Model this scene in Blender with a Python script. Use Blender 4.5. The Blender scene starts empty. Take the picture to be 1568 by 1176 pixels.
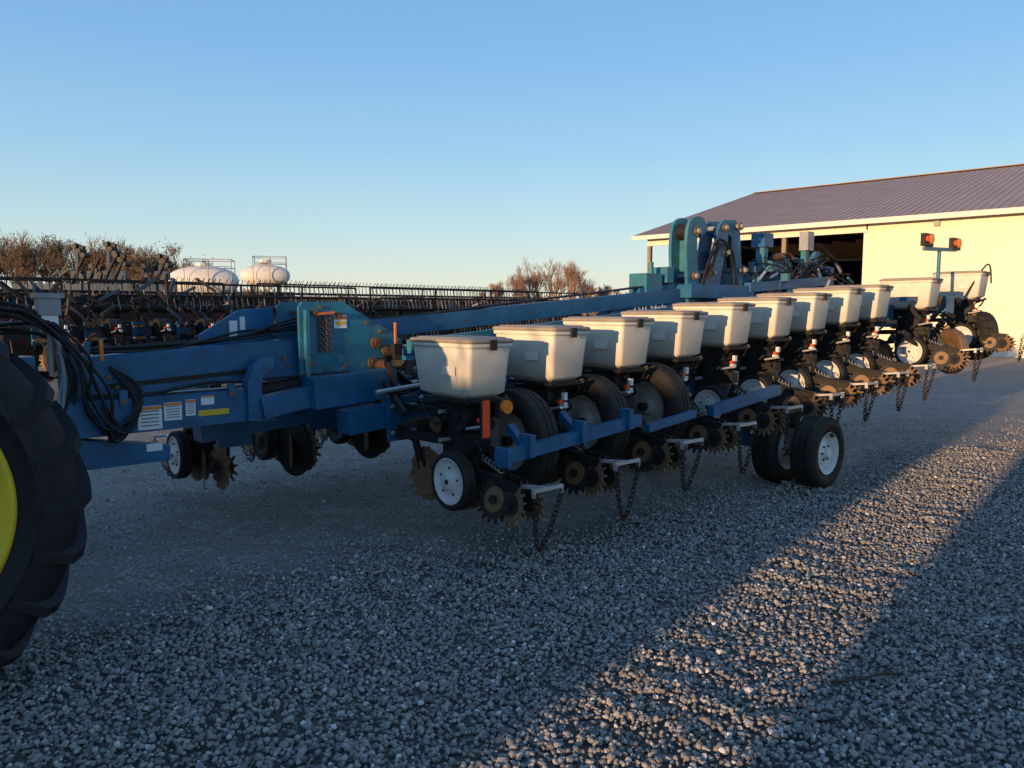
import bpy, math, random
import numpy as np
from mathutils import Vector, Matrix, Quaternion
random.seed(7); np.random.seed(7)
R=math.radians
scene=bpy.context.scene
SUN_EL=5.5; SUN_DIR=Vector((0.635,0.772,0)).normalized()   # travel direction of light on the ground

# ------------------------------------------------------------------ materials
def new_mat(name):
    m=bpy.data.materials.new(name); m.use_nodes=True
    nt=m.node_tree; b=nt.nodes['Principled BSDF']; return m,nt,b
def mat(name,col,rough=0.6,metal=0.0,var=0.25,scale=9.0,dust=0.0,dustcol=(0.30,0.25,0.19),bump=0.0,spec=0.5,emit=None):
    m,nt,b=new_mat(name); N=nt.nodes; L=nt.links
    tc=N.new('ShaderNodeTexCoord')
    n=N.new('ShaderNodeTexNoise'); n.inputs['Scale'].default_value=scale; n.inputs['Detail'].default_value=6; n.inputs['Roughness'].default_value=.65
    L.new(tc.outputs['Object'],n.inputs['Vector'])
    r=N.new('ShaderNodeMapRange'); r.inputs[1].default_value=.3; r.inputs[2].default_value=.7
    r.inputs[3].default_value=1-var; r.inputs[4].default_value=1+var*.5
    L.new(n.outputs['Fac'],r.inputs[0])
    mul=N.new('ShaderNodeVectorMath'); mul.operation='SCALE'; mul.inputs[0].default_value=col
    L.new(r.outputs[0],mul.inputs['Scale'])
    out=mul.outputs[0]
    if dust>0:
        g=N.new('ShaderNodeNewGeometry'); s=N.new('ShaderNodeSeparateXYZ'); L.new(g.outputs['Normal'],s.inputs[0])
        up=N.new('ShaderNodeMapRange'); up.inputs[1].default_value=-.2; up.inputs[2].default_value=1; up.inputs[3].default_value=.25; up.inputs[4].default_value=1
        L.new(s.outputs['Z'],up.inputs[0])
        n2=N.new('ShaderNodeTexNoise'); n2.inputs['Scale'].default_value=scale*.45; n2.inputs['Detail'].default_value=8; n2.inputs['Roughness'].default_value=.7
        L.new(tc.outputs['Object'],n2.inputs['Vector'])
        r2=N.new('ShaderNodeMapRange'); r2.inputs[1].default_value=.38; r2.inputs[2].default_value=.68; r2.inputs[3].default_value=0; r2.inputs[4].default_value=dust
        L.new(n2.outputs['Fac'],r2.inputs[0])
        mm=N.new('ShaderNodeMath'); mm.operation='MULTIPLY'; L.new(up.outputs[0],mm.inputs[0]); L.new(r2.outputs[0],mm.inputs[1])
        mx=N.new('ShaderNodeMix'); mx.data_type='RGBA'; L.new(mm.outputs[0],mx.inputs[0]); L.new(out,mx.inputs[6]); mx.inputs[7].default_value=(*dustcol,1)
        out=mx.outputs[2]
    L.new(out,b.inputs['Base Color'])
    rr=N.new('ShaderNodeMapRange'); rr.inputs[3].default_value=max(0,rough-.12); rr.inputs[4].default_value=min(1,rough+.15)
    L.new(n.outputs['Fac'],rr.inputs[0]); L.new(rr.outputs[0],b.inputs['Roughness'])
    b.inputs['Metallic'].default_value=metal
    b.inputs['Specular IOR Level'].default_value=spec
    if bump>0:
        bp=N.new('ShaderNodeBump'); bp.inputs['Strength'].default_value=bump; bp.inputs['Distance'].default_value=.01
        L.new(n.outputs['Fac'],bp.inputs['Height']); L.new(bp.outputs[0],b.inputs['Normal'])
    return m
BLUE=mat('blue_paint',(0.005,0.110,0.245),.42,0,.45,5,dust=.45,dustcol=(.12,.14,.15))
TEAL=mat('sunlit_teal_paint',(0.018,0.17,0.255),.5,0,.45,6,dust=.5,dustcol=(.18,.20,.18))  # sunlit tone of the blue frame paint, its brightness put into the colour
BLACK=mat('black_metal',(0.013,0.012,0.012),.55,0,.4,20,dust=.25,dustcol=(.11,.085,.06),spec=.35)
RUBBER=mat('rubber',(0.018,0.017,0.016),.75,0,.3,14,dust=.5,dustcol=(.085,.072,.055),bump=.15,spec=.3)
TRUB=mat('tractor_rubber',(0.009,0.010,0.012),.6,0,.3,8,dust=.3,dustcol=(.04,.038,.035),bump=.1,spec=.35)
HOP=mat('hopper_plastic',(0.72,0.68,0.58),.5,0,.14,5,dust=.45,dustcol=(.46,.38,.27))
LID=mat('hopper_lid',(0.30,0.26,0.21),.65,0,.3,7,dust=.6,dustcol=(.36,.29,.21))
WHITE=mat('white_paint',(0.72,0.70,0.66),.5,0,.14,12,dust=.5,dustcol=(.34,.29,.23))
HUBW=mat('grey_hub_paint',(0.42,0.39,0.34),.6,0,.3,10,dust=.7,dustcol=(.16,.13,.10))  # greyer and darker than the white wheel paint
STEEL=mat('disc_steel',(0.22,0.135,0.07),.5,.35,.4,18,dust=.5,dustcol=(.26,.14,.07),bump=.2)
CHAIN=mat('chain_steel',(0.055,0.038,0.028),.7,.2,.4,30)
GALV=mat('galvanized_steel',(0.62,0.62,0.62),.38,.6,.2,20)
RUST=mat('rusty_iron',(0.16,0.075,0.04),.8,.2,.5,22,bump=.4)
GREY=mat('grey_plastic',(0.30,0.31,0.31),.5,0,.2,9)
YEL=mat('yellow_paint',(0.78,0.55,0.03),.5,0,.15,4)
GREEN=mat('green_paint',(0.02,0.12,0.03),.35,0,.1,5)
AMB=mat('amber_lens',(0.85,0.22,0.02),.25,0,.15,30)
RED=mat('red_reflector',(0.9,0.09,0.02),.3,0,.1,40)
LABEL=mat('label_white',(0.78,0.78,0.76),.5,0,.08,50)
LABY=mat('label_yellow',(0.75,0.50,0.03),.5,0,.1,50)
LABO=mat('label_orange',(0.8,0.2,0.03),.5,0,.1,50)
INK=mat('label_print',(0.16,0.17,0.2),.5,0,.5,150)
GLASS=mat('cab_glass',(0.02,0.03,0.035),.08,0,.1,3)
BROWNM=mat('dusty_dark_metal',(0.04,0.028,0.022),.65,.1,.5,4,dust=.4,dustcol=(.12,.07,.045),spec=.25)
TINE=mat('tine_plastic',(0.36,0.28,0.22),.6,0,.4,3)
REDM=mat('warm_lit_red_panel',(0.14,0.04,0.025),.6,0,.4,3,dust=.3)  # header panels: warm sunlight mixed into the red base colour
NAVY=mat('dark_blue_paint',(0.006,0.035,0.08),.5,0,.4,5,dust=.3,dustcol=(.08,.07,.06))

# ------------------------------------------------------------------ mesh builder
class MB:
    def __init__(s): s.v=[];s.f=[];s.m=[];s.s=[];s.mats=[]
    def mi(s,m):
        if m not in s.mats: s.mats.append(m)
        return s.mats.index(m)
    def add(s,vs,fs,m,smooth=False):
        o=len(s.v); k=s.mi(m)
        s.v+= [tuple(v) for v in vs]
        for f in fs: s.f.append([i+o for i in f]); s.m.append(k); s.s.append(smooth)
    def box(s,c,size,m,rot=None):
        c=Vector(c); h=Vector(size)/2
        vs=[]
        for x in(-1,1):
            for y in(-1,1):
                for z in(-1,1):
                    p=Vector((x*h.x,y*h.y,z*h.z))
                    if rot is not None: p=rot@p
                    vs.append(c+p)
        s.add(vs,[(0,1,3,2),(4,6,7,5),(0,4,5,1),(2,3,7,6),(0,2,6,4),(1,5,7,3)],m)
    def bar(s,p1,p2,w,h,m,up=(0,0,1)):
        p1=Vector(p1);p2=Vector(p2);d=(p2-p1); L=d.length; d.normalize(); up=Vector(up)
        if abs(d.dot(up))>.98: up=Vector((0,1,0))
        side=d.cross(up).normalized(); u=side.cross(d)
        rot=Matrix((d,side,u)).transposed()
        s.box((p1+p2)/2,(L,w,h),m,rot)
    def frame(s,ax):
        ax=Vector(ax).normalized(); t=Vector((0,0,1)) if abs(ax.z)<.9 else Vector((1,0,0))
        a=ax.cross(t).normalized(); b=ax.cross(a); return ax,a,b
    def cyl(s,p1,p2,r1,m,r2=None,seg=12,caps=True,smooth=True):
        r2=r1 if r2 is None else r2
        p1=Vector(p1);p2=Vector(p2); ax,a,b=s.frame(p2-p1)
        vs=[]
        for p,r in((p1,r1),(p2,r2)):
            for i in range(seg):
                t=2*math.pi*i/seg; vs.append(p+a*math.cos(t)*r+b*math.sin(t)*r)
        s.add(vs,[(i,(i+1)%seg,seg+(i+1)%seg,seg+i) for i in range(seg)],m,smooth)
        if caps:
            s.add(vs,[tuple(range(seg))[::-1],tuple(range(seg,2*seg))],m,False)
    def revolve(s,c,ax,prof,m,seg=32,smooth=True):
        c=Vector(c); ax,a,b=s.frame(ax); vs=[];n=len(prof)
        for i in range(seg):
            t=2*math.pi*i/seg; d=a*math.cos(t)+b*math.sin(t)
            for r,x in prof: vs.append(c+d*r+ax*x)
        fs=[]
        for i in range(seg):
            j=(i+1)%seg
            for k in range(n-1): fs.append((i*n+k,i*n+k+1,j*n+k+1,j*n+k))
        s.add(vs,fs,m,smooth)
    def path(s,pts,r,m,seg=6):
        pts=[Vector(p) for p in pts]; rings=[]
        for i,p in enumerate(pts):
            d=(pts[min(i+1,len(pts)-1)]-pts[max(i-1,0)])
            ax,a,b=s.frame(d)
            rings.append([p+a*math.cos(2*math.pi*k/seg)*r+b*math.sin(2*math.pi*k/seg)*r for k in range(seg)])
        vs=[v for q in rings for v in q]; fs=[]
        for i in range(len(rings)-1):
            for k in range(seg): fs.append((i*seg+k,i*seg+(k+1)%seg,(i+1)*seg+(k+1)%seg,(i+1)*seg+k))
        s.add(vs,fs,m,True)
    def prism(s,pts,o,u,v,th,m):
        o=Vector(o);u=Vector(u).normalized();v=Vector(v).normalized();n=u.cross(v)
        k=len(pts); vs=[o+u*p[0]+v*p[1]+n*th/2 for p in pts]+[o+u*p[0]+v*p[1]-n*th/2 for p in pts]
        fs=[tuple(range(k)),tuple(range(k,2*k))[::-1]]+[(i,k+i,k+(i+1)%k,(i+1)%k) for i in range(k)]
        s.add(vs,fs,m)
    def loft(s,secs,m,smooth=True,cap=True,nc=6):
        vs=[];n=4*nc
        for cx,cy,z,lx,ly,rd in secs:
            for q,(sx,sy) in enumerate(((1,1),(-1,1),(-1,-1),(1,-1))):
                for k in range(nc):
                    t=math.pi/2*(q+k/(nc-1))
                    vs.append((cx+sx*(lx/2-rd)+rd*math.cos(t),cy+sy*(ly/2-rd)+rd*math.sin(t),z))
        fs=[]
        for i in range(len(secs)-1):
            for k in range(n): fs.append((i*n+k,i*n+(k+1)%n,(i+1)*n+(k+1)%n,(i+1)*n+k))
        s.add(vs,fs,m,smooth)
        if cap: s.add(vs,[tuple(range(n))[::-1],tuple(range((len(secs)-1)*n,len(secs)*n))],m,False)
    def tire(s,c,ax,Rr,w,rim,m,seg=40,groove=True):
        h=w/2
        s.revolve(c,ax,[(rim,-h*.7),(rim+.3*(Rr-rim),-h*.98),(rim+.65*(Rr-rim),-h),(Rr*.975,-h*.82),(Rr,-h*.55),(Rr,-h*.30),(Rr-.012,-h*.26),(Rr-.012,-h*.20),(Rr,-h*.16),
            (Rr,h*.16),(Rr-.012,h*.2),(Rr-.012,h*.26),(Rr,h*.3),(Rr,h*.55),(Rr*.975,h*.82),(rim+.65*(Rr-rim),h),(rim+.3*(Rr-rim),h*.98),(rim,h*.7)],m,seg)
    def star(s,c,ax,r0,r1,n,th,m,tooth=.5):
        ax,a,b=s.frame(ax); pts=[]
        for i in range(n):
            for f,r in((0,r0),(.25,r1),(.42,r1),(.6,r0)):
                t=2*math.pi*(i+f)/n; pts.append((r*math.cos(t),r*math.sin(t)))
        s.prism(pts,c,a,b,th,m)
    def disc(s,c,ax,r,th,m,seg=28,wavy=0):
        c=Vector(c); ax,a,b=s.frame(ax)
        if wavy:
            seg=64; vs=[c]; 
            for k in range(1,4):
                for i in range(seg):
                    t=2*math.pi*i/seg; rr=r*k/3; off=wavy*math.sin(t*12)*(k/3)**2
                    vs.append(c+a*rr*math.cos(t)+b*rr*math.sin(t)+ax*off)
            fs=[(0,1+i,1+(i+1)%seg) for i in range(seg)]
            for k in range(2):
                for i in range(seg): fs.append((1+k*seg+i,1+(k+1)*seg+i,1+(k+1)*seg+(i+1)%seg,1+k*seg+(i+1)%seg))
            s.add(vs,fs,m,True)
        else:
            s.cyl(c-ax*th/2,c+ax*th/2,r,m,seg=seg)
    def chain(s,pts,m,link=.048,wire=.0055):
        pts=[Vector(p) for p in pts]; cum=[0]
        for i in range(len(pts)-1): cum.append(cum[-1]+(pts[i+1]-pts[i]).length)
        n=round(cum[-1]/(link*.70)); out=[]
        for k in range(n+1):
            t=cum[-1]*k/n; i=0
            while i<len(cum)-2 and cum[i+1]<t: i+=1
            out.append(pts[i].lerp(pts[i+1],min(1,(t-cum[i])/max(1e-6,cum[i+1]-cum[i]))))
        for i in range(len(out)-1):
            p=(out[i]+out[i+1])/2; d=(out[i+1]-out[i]).normalized(); ax,a,b=s.frame(d)
            if i%2: a=b
            loop=[]
            for k in range(9):
                t=2*math.pi*k/8; loop.append(p+d*math.cos(t)*link*.5+a*math.sin(t)*link*.36)
            s.path(loop,wire,m,4)
    def obj(s,name,parent=None,loc=(0,0,0),rotz=0,bevel=0,mesh_only=False):
        me=bpy.data.meshes.new(name); me.from_pydata(s.v,[],s.f)
        for m in s.mats: me.materials.append(m)
        me.polygons.foreach_set('material_index',s.m); me.polygons.foreach_set('use_smooth',s.s); me.update()
        if mesh_only: return me
        return place(me,name,parent,loc,rotz,bevel)
def place(me,name,parent=None,loc=(0,0,0),rotz=0,bevel=0):
    o=bpy.data.objects.new(name,me); scene.collection.objects.link(o); o.location=loc; o.rotation_euler=(0,0,rotz)
    if parent: o.parent=parent
    if bevel:
        b=o.modifiers.new('bev','BEVEL'); b.width=bevel; b.segments=2; b.limit_method='ANGLE'; b.angle_limit=R(50); b.harden_normals=False
    return o
def empty(name,loc=(0,0,0),rotz=0):
    e=bpy.data.objects.new(name,None); scene.collection.objects.link(e); e.location=loc; e.rotation_euler=(0,0,rotz); e.empty_display_size=.3; return e
def smoothpts(pts,n=10):
    pts=[Vector(p) for p in pts]; out=[]
    P=[pts[0]]+pts+[pts[-1]]
    for i in range(1,len(P)-2):
        for k in range(n):
            t=k/n; p0,p1,p2,p3=P[i-1],P[i],P[i+1],P[i+2]
            out.append(.5*((2*p1)+(-p0+p2)*t+(2*p0-5*p1+4*p2-p3)*t*t+(-p0+3*p1-3*p2+p3)*t**3))
    out.append(pts[-1]); return out

# ------------------------------------------------------------------ row unit (local: x across, +y toward toolbar, -y rear)
def row_unit(hopper=True,whitewheel=True,seed=0):
    rd=random.Random(seed)
    b=MB(); X=(1,0,0)
    WH=WHITE if whitewheel else BLACK
    if hopper:
        b.loft([(0,-.03,1.085,.16,.26,.03),(0,-.02,1.125,.27,.46,.03),(0,-.005,1.15,.325,.575,.03),(0,0,1.455,.365,.65,.03)],HOP)
        b.loft([(0,0,1.455,.375,.66,.03),(0,0,1.460,.395,.68,.035),(0,0,1.483,.395,.68,.035),(0,0,1.486,.385,.67,.03)],HOP)
        b.loft([(0,0,1.486,.385,.67,.03),(0,0,1.488,.408,.695,.04),(0,0,1.506,.408,.695,.04),(0,0,1.514,.39,.675,.035),(0,0,1.516,.34,.62,.03),(0,0,1.524,.325,.60,.03)],LID)
        b.box((0,-.352,1.475),(.05,.02,.07),BLACK)
        b.box((-.182,-.1,1.30),(.004,.14,.06),HOP)
        b.bar((-.15,-.31,1.12),(-.10,-.2,1.06),.03,.03,BLACK); b.bar((.15,-.31,1.12),(.10,-.2,1.06),.03,.03,BLACK)
        b.box((0,-.05,1.10),(.34,.5,.022),BLACK)
        b.disc((.28,.16,1.36),X,.165,.04,BLACK,28); b.disc((.255,.16,1.36),X,.12,.012,RUST,28)
        b.cyl((.2,.16,1.36),(.33,.16,1.36),.03,GALV)
        b.bar((.28,.16,1.36),(.2,.1,1.0),.02,.05,BLACK)
        b.path(smoothpts([(.12,-.3,1.12),(.2,-.2,1.0),(.17,0,.95),(.1,.2,1.05)]),.012,BLACK)
    b.cyl((-.09,-.06,.99),(.10,-.06,.99),.12,BLACK,seg=20); b.cyl((-.105,-.06,.99),(-.09,-.06,.99),.05,BLACK)
    b.box((0,.03,1.03),(.16,.34,.08),BLACK)
    b.cyl((-.07,.16,.98),(.07,.16,.98),.09,BLACK,seg=18); b.star((-.10,.16,.90),X,.055,.065,18,.01,RUST)
    b.prism([(.14,1.08),(.16,.60),(.02,.45),(-.14,.50),(-.22,.66),(-.10,.78),(-.12,1.02)],(0,0,0),(0,1,0),(0,0,1),.09,BLACK)
    b.cyl((-.02,-.12,.86),(-.02,-.04,.50),.03,BLACK)
    for x in(-.10,.10):
        b.bar((x,.08,1.0),(x,.68,.98),.018,.06,BLACK); b.bar((x,.08,.80),(x,.68,.78),.018,.06,BLACK)
    for z in(1.0,.80,.98,.78):
        y=.08 if z in(1.0,.8) else .68
        b.cyl((-.13,y,z),(.13,y,z),.016,GREY,seg=8)
    b.box((0,.73,.88),(.26,.05,.34),BLUE)
    for x in(-.055,.055):
        pts=[(x+.022*math.cos(t*.9),.15+.5*t/70,.97-.14*t/70+.022*math.sin(t*.9)) for t in range(0,71)]
        b.path(pts,.005,RUST,4)
    for k in range(10):   # brackets, bolts and links on the shank
        c=Vector((rd.uniform(-.12,.12),rd.uniform(-.25,.25),rd.uniform(.62,1.04)))
        if k%2: b.cyl(c,c+Vector((rd.choice((-.04,.04)),0,0)),rd.uniform(.012,.03),BLACK,seg=8)
        else: b.bar(c,c+Vector((0,rd.uniform(-.14,.14),rd.uniform(-.1,.1)+.02)),.012,.03,BLACK)
    if not whitewheel: b.disc((-.05,.12,.50),X,.26,.008,BLACK,36); b.disc((.06,.30,.48),(1,.2,0),.24,.008,BLACK,36)
    for sx in(-1,1):
        b.disc((sx*.035,-.04,.50),(1,sx*.08,0),.19,.006,STEEL,32)
        c=Vector((sx*.15,-.10,.545)); ax=Vector((1,0,0))
        b.tire(c,ax,.205,.10,.155,RUBBER,36)
        o=sx*.045
        b.revolve(c+Vector((o,0,0)),ax,[(.162,0),(.155,sx*.004),(.150,-sx*.006),(.075,-sx*.010),(.06,sx*.006),(.03,sx*.012),(.0,sx*.012)],WH,32)
        for k in range(5):
            t=2*math.pi*k/5+.4
            q=c+Vector((o-sx*.004,.095*math.cos(t),.095*math.sin(t)))
            b.cyl(q-ax*.002,q+ax*.007,.008,BLACK,seg=8)
        b.cyl(c+ax*sx*.045,c+ax*sx*.062,.018,BLACK,seg=10)
        b.bar((sx*.08,.02,.66),(sx*.095,-.10,.545),.02,.05,BLACK)
    b.bar((0,-.16,.98),(0,-.26,1.10),.03,.015,BLACK); b.box((.02,-.24,1.00),(.035,.03,.055),LABEL); b.box((-.025,-.24,.965),(.035,.03,.03),RED)
    b.box((.05,-.2,.93),(.04,.05,.04),LABEL)
    b.cyl((-.07,-.15,.90),(-.07,-.30,.93),.012,GALV,seg=8)
    b.box((0,-.2,.82),(.10,.12,.10),BLACK); b.cyl((-.09,-.12,.74),(.09,-.12,.74),.045,BLACK)
    b.disc((-.01,.40,.50),X,.20,.006,STEEL,wavy=.010); b.cyl((-.05,.40,.50),(.04,.40,.50),.035,BLACK)
    b.disc((-.012,.40,.50),X,.07,.02,STEEL,20)
    b.bar((-.045,.40,.50),(-.045,.50,.76),.025,.06,BLACK); b.bar((-.045,.5,.76),(-.045,.72,.80),.03,.07,BLACK)
    b.star((-.09,.30,.47),(1,.35,0),.10,.15,12,.008,STEEL); b.star((.09,.30,.47),(1,-.35,0),.10,.15,12,.008,STEEL)
    for sx in(-1,1):
        b.bar((sx*.055,-.16,.62),(sx*.06,-.66,.56),.015,.07,BLACK)
        ax=Vector((1,sx*-.12,sx*.28)).normalized(); c=Vector((sx*.085,-.46,.47))
        b.star(c,ax,.125,.160,16,.012,BLACK); b.disc(c,ax,.085,.022,STEEL,20); b.cyl(c-ax*.03,c+ax*.03,.03,BLACK,seg=10)
        ax=Vector((1,sx*.12,sx*.2)).normalized(); c=Vector((sx*.075,-.62,.46))
        b.star(c,ax,.105,.14,15,.012,STEEL); b.disc(c,ax,.07,.02,BLACK,20); b.cyl(c-ax*.03,c+ax*.03,.025,BLACK,seg=10)
    b.box((0,-.40,.60),(.10,.05,.05),BLACK)
    pts=[(.018*math.cos(t*.9),-.2-.24*t/50,.72-.08*t/50+.018*math.sin(t*.9)) for t in range(0,51)]
    b.path(pts,.005,GREY,4)
    b.bar((0,-.64,.575),(0,-.86,.60),.045,.02,GALV)
    b.bar((-.12,-.865,.60),(.12,-.865,.60),.03,.018,GALV)
    b.box((-.12,-.865,.585),(.010,.03,.055),GALV); b.box((.12,-.865,.585),(.010,.03,.055),GALV)
    ch=[]; dp=rd.uniform(.33,.42); sk=rd.uniform(-.03,.03)
    for k in range(17):
        t=k/16; ch.append((-.115+.23*t+sk*math.sin(math.pi*t),-.875+.05*math.sin(math.pi*t),.57-dp*(1-abs(2*t-1)**1.7)))
    b.chain(ch,CHAIN)
    b.path(smoothpts([(.08,-.1,1.05),(.13,-.2,.9),(.10,.1,.85),(.12,.5,1.08),(.1,.8,1.0)]),.010,BLACK)
    b.path(smoothpts([(-.08,0,1.05),(-.15,.1,.92),(-.12,.4,1.1),(-.1,.8,1.03)]),.009,BLACK)
    b.path(smoothpts([(.0,-.1,.9),(-.06,-.28,.78),(-.02,-.2,.62)]),.014,BLACK)
    return b.obj('row_unit',mesh_only=True)
RUs=[row_unit(True,True,k) for k in range(4)]; RUN=row_unit(False); RUB=row_unit(False,False)

# ------------------------------------------------------------------ planter
ANG=math.atan2(.665,.747); O=(-.36,5.35,0)
pl=empty('row_crop_planter',O,ANG)
T=.079
S=[.762*i for i in range(9)]
for i,s_ in enumerate(S+[7.70,9.55]):
    place(RUs[i%4],'row_unit_%d'%(i+1),pl,(s_,random.uniform(-.012,.012),T*s_+random.uniform(-.01,.01)),random.uniform(-.02,.02))
for i in range(9):
    s_=-.95+.762*i
    place(RUN if i==0 else RUB,'front_unit_%d'%(i+1),pl,(s_,2.4,T*s_),math.pi)
f=MB()
def z(s_,h): return h+T*s_
f.bar((-.45,.85,z(-.45,.90)),(9.95,.85,z(9.95,.90)),.18,.18,BLUE)
f.bar((-1.25,1.62,z(-1.25,.90)),(6.5,1.62,z(6.5,.90)),.18,.18,BLUE)
f.bar((-.1,.48,z(-.1,1.44)),(6.5,.48,z(6.5,1.44)),.06,.10,TEAL)
for k in range(9): f.bar((.762*k+.3,.48,z(.762*k,1.5)),(.762*k+.3,.85,z(.762*k,.98)),.04,.06,BLUE)
f.cyl((-.3,.62,z(-.3,1.12)),(6.6,.62,z(6.6,1.12)),.018,GALV)
# tongue
f.bar((-2.15,1.27,1.255),(-.5,1.27,1.35),.20,.26,BLUE)
f.bar((-2.15,1.27,1.39),(-.5,1.27,1.487),.12,.012,BLUE)
f.bar((-.5,1.27,1.50),(5.2,1.27,z(5.2,1.54)),.14,.15,BLUE)
f.bar((3.0,1.32,z(3,1.46)),(6.6,1.32,z(6.6,1.48)),.20,.24,BLUE)
f.box((-2.17,1.27,1.25),(.035,.30,.34),BLUE)
f.bar((-2.9,1.15,1.01),(-1.0,1.15,1.03),.20,.225,BLUE)
f.bar((-2.9,1.40,1.01),(-.6,1.40,1.03),.12,.2,BLUE)
f.prism([(-2.75,.9),(-2.2,.90),(-1.62,.80),(-1.62,.70),(-2.15,.70),(-2.45,.62),(-2.75,.62)],(0,1.15,0),(1,0,0),(0,0,1),.16,BLUE)
f.bar((-3.3,1.27,.66),(-2.4,1.27,.68),.16,.09,BLUE)
f.bar((-2.42,1.15,.7),(-2.42,1.15,1.42),.11,.13,BLUE)
f.bar((-2.1,1.22,1.1),(-2.05,1.22,1.5),.03,.05,BLUE)
for sc in(-1.9,-1.2):
    f.box((sc,1.05,1.14),(.05,.03,.1),BLUE); f.cyl((sc,1.03,1.12),(sc,1.06,1.12),.018,STEEL,seg=6)
f.bar((-1.95,1.165,1.21),(-.95,1.165,1.265),.008,.03,BLACK)
for sc,zc in((-1.95,1.27),(-1.9,1.2),(-.75,1.34),(-.72,1.28)): f.cyl((sc,1.155,zc),(sc,1.175,zc),.018,STEEL,seg=6)
f.path(smoothpts([(-2.1,1.14,1.16),(-1.7,1.13,1.15),(-1.3,1.14,1.20),(-.9,1.13,1.17),(-.6,1.1,1.22)]),.011,BLACK)
f.path(smoothpts([(-2.1,1.13,1.14),(-1.6,1.12,1.14),(-1.2,1.13,1.145),(-.9,1.1,1.2),(-.3,1.0,1.23)]),.009,BLACK)
yl=1.15-.1-.003
for sc,zc,w,h,m in((-1.745,1.00,.15,.155,LABEL),(-1.60,1.03,.115,.12,LABEL),(-1.485,1.045,.065,.11,LABEL),(-1.37,1.085,.09,.06,LABEL),(-1.33,1.0,.21,.04,LABY)):
    f.box((sc,yl,zc),(w,.004,h),m)
    if m is LABEL:
        for q in range(5):
            if h>.08: f.box((sc,yl-.003,zc+h*.28-q*h*.15),(w*.75,.002,h*.05),INK)
        f.box((sc,yl-.0035,zc+h*.41),(w*.98,.002,h*.14),LABO)
f.box((-1.72,1.066,.80),(.10,.004,.05),LABEL)
f.prism([(-1.10,.92),(-1.10,1.20),(-1.05,1.30),(-.97,1.36),(-.90,1.36),(-.90,1.30),(-.98,1.24),(-1.0,1.15),(-.98,1.02),(-.90,.96),(-.90,.90)],(0,1.06,0),(1,0,0),(0,0,1),.10,BLUE)
f.bar((-1.0,1.05,1.0),(-.6,1.02,1.07),.14,.15,BLUE)
f.bar((-.66,.98,1.09),(.05,.98,1.13),.22,.23,BLUE)
f.bar((-1.0,1.1,1.13),(-.55,1.1,1.17),.06,.05,BLACK)
PL=[(-.67,1.19),(-.67,1.72),(-.64,1.76),(-.3,1.765),(-.2,1.70),(.18,1.50),(.23,1.44),(.24,1.28),(.15,1.22)]
f.prism(PL,(0,1.09,0),(1,0,0),(0,0,1),.03,TEAL); f.prism(PL,(0,1.45,0),(1,0,0),(0,0,1),.03,TEAL)
f.prism([(-1.25,1.36),(-1.25,1.52),(-.95,1.70),(-.68,1.72),(-.68,1.36)],(0,1.50,0),(1,0,0),(0,0,1),.03,BLUE)
f.prism([(-1.1,1.36),(-1.1,1.46),(-.85,1.6),(-.7,1.62),(-.7,1.36)],(0,1.66,0),(1,0,0),(0,0,1),.03,TEAL)
f.box((-.62,1.06,1.45),(.03,.05,.5),TEAL)
for a_,b_ in((-.02,1.44),(.08,1.38),(.15,1.32),(-.05,1.28),(-.55,1.68),(-.6,1.3),(-.35,1.66)):
    f.cyl((a_,1.03,b_),(a_,1.50,b_),.028 if a_>-.1 else .016,RUST,seg=10)
    f.cyl((a_,1.055,b_),(a_,1.075,b_),.045 if a_>-.1 else .025,STEEL,seg=12)
for a_,b_ in((-.45,1.26),(-.3,1.26),(-.1,1.60),(.02,1.53),(-.5,1.72)): f.cyl((a_,1.062,b_),(a_,1.08,b_),.016,STEEL,seg=6)
for q in range(6):
    f.path([(-.50+.022*math.cos(t),1.06,1.64-q*.045+.028*math.sin(t)) for t in np.linspace(0,2*math.pi,9)],.008,RUST,5)
    f.path([(-.44+.018*math.cos(t),1.06,1.63-q*.045+.026*math.sin(t)) for t in np.linspace(0,2*math.pi,9)],.007,RUST,5)
f.bar((-.54,1.04,1.67),(-.40,1.04,1.68),.02,.02,LABO)
f.box((-.33,1.072,1.61),(.11,.004,.10),LABEL); f.box((-.33,1.069,1.64),(.11,.003,.025),LABO); f.box((-.33,1.069,1.6),(.08,.003,.03),LABY)
f.box((-1.0,1.482,1.56),(.06,.004,.12),LABEL); f.box((-.93,1.482,1.6),(.04,.004,.10),LABEL)
f.bar((.12,1.0,1.42),(.12,1.0,1.60),.014,.02,LABO)
for k in range(34):
    c=Vector((random.uniform(-.10,.75),random.uniform(.85,1.3),random.uniform(.88,1.42)))
    d=Vector((random.uniform(-1,1),random.uniform(-1,1),random.uniform(-1,1))).normalized()
    if k%3==0: f.cyl(c-d*.04,c+d*.04,random.uniform(.03,.055),random.choice((RUST,BLACK,BLACK,STEEL)),seg=10)
    elif k%3==1: f.bar(c-d*.13,c+d*.13,.03,.05,random.choice((BLACK,BLACK,BLUE)))
    else: f.box(c,(.07,.06,.09),random.choice((BLACK,BLUE,BLACK)))
f.cyl((-.1,.95,1.0),(.55,.9,1.15),.035,BLACK)
f.bar((-.05,.85,1.28),(-.12,.55,.95),.03,.06,BLACK); f.bar((-.12,.8,1.15),(-.2,.4,.95),.03,.05,BLACK)
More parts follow.
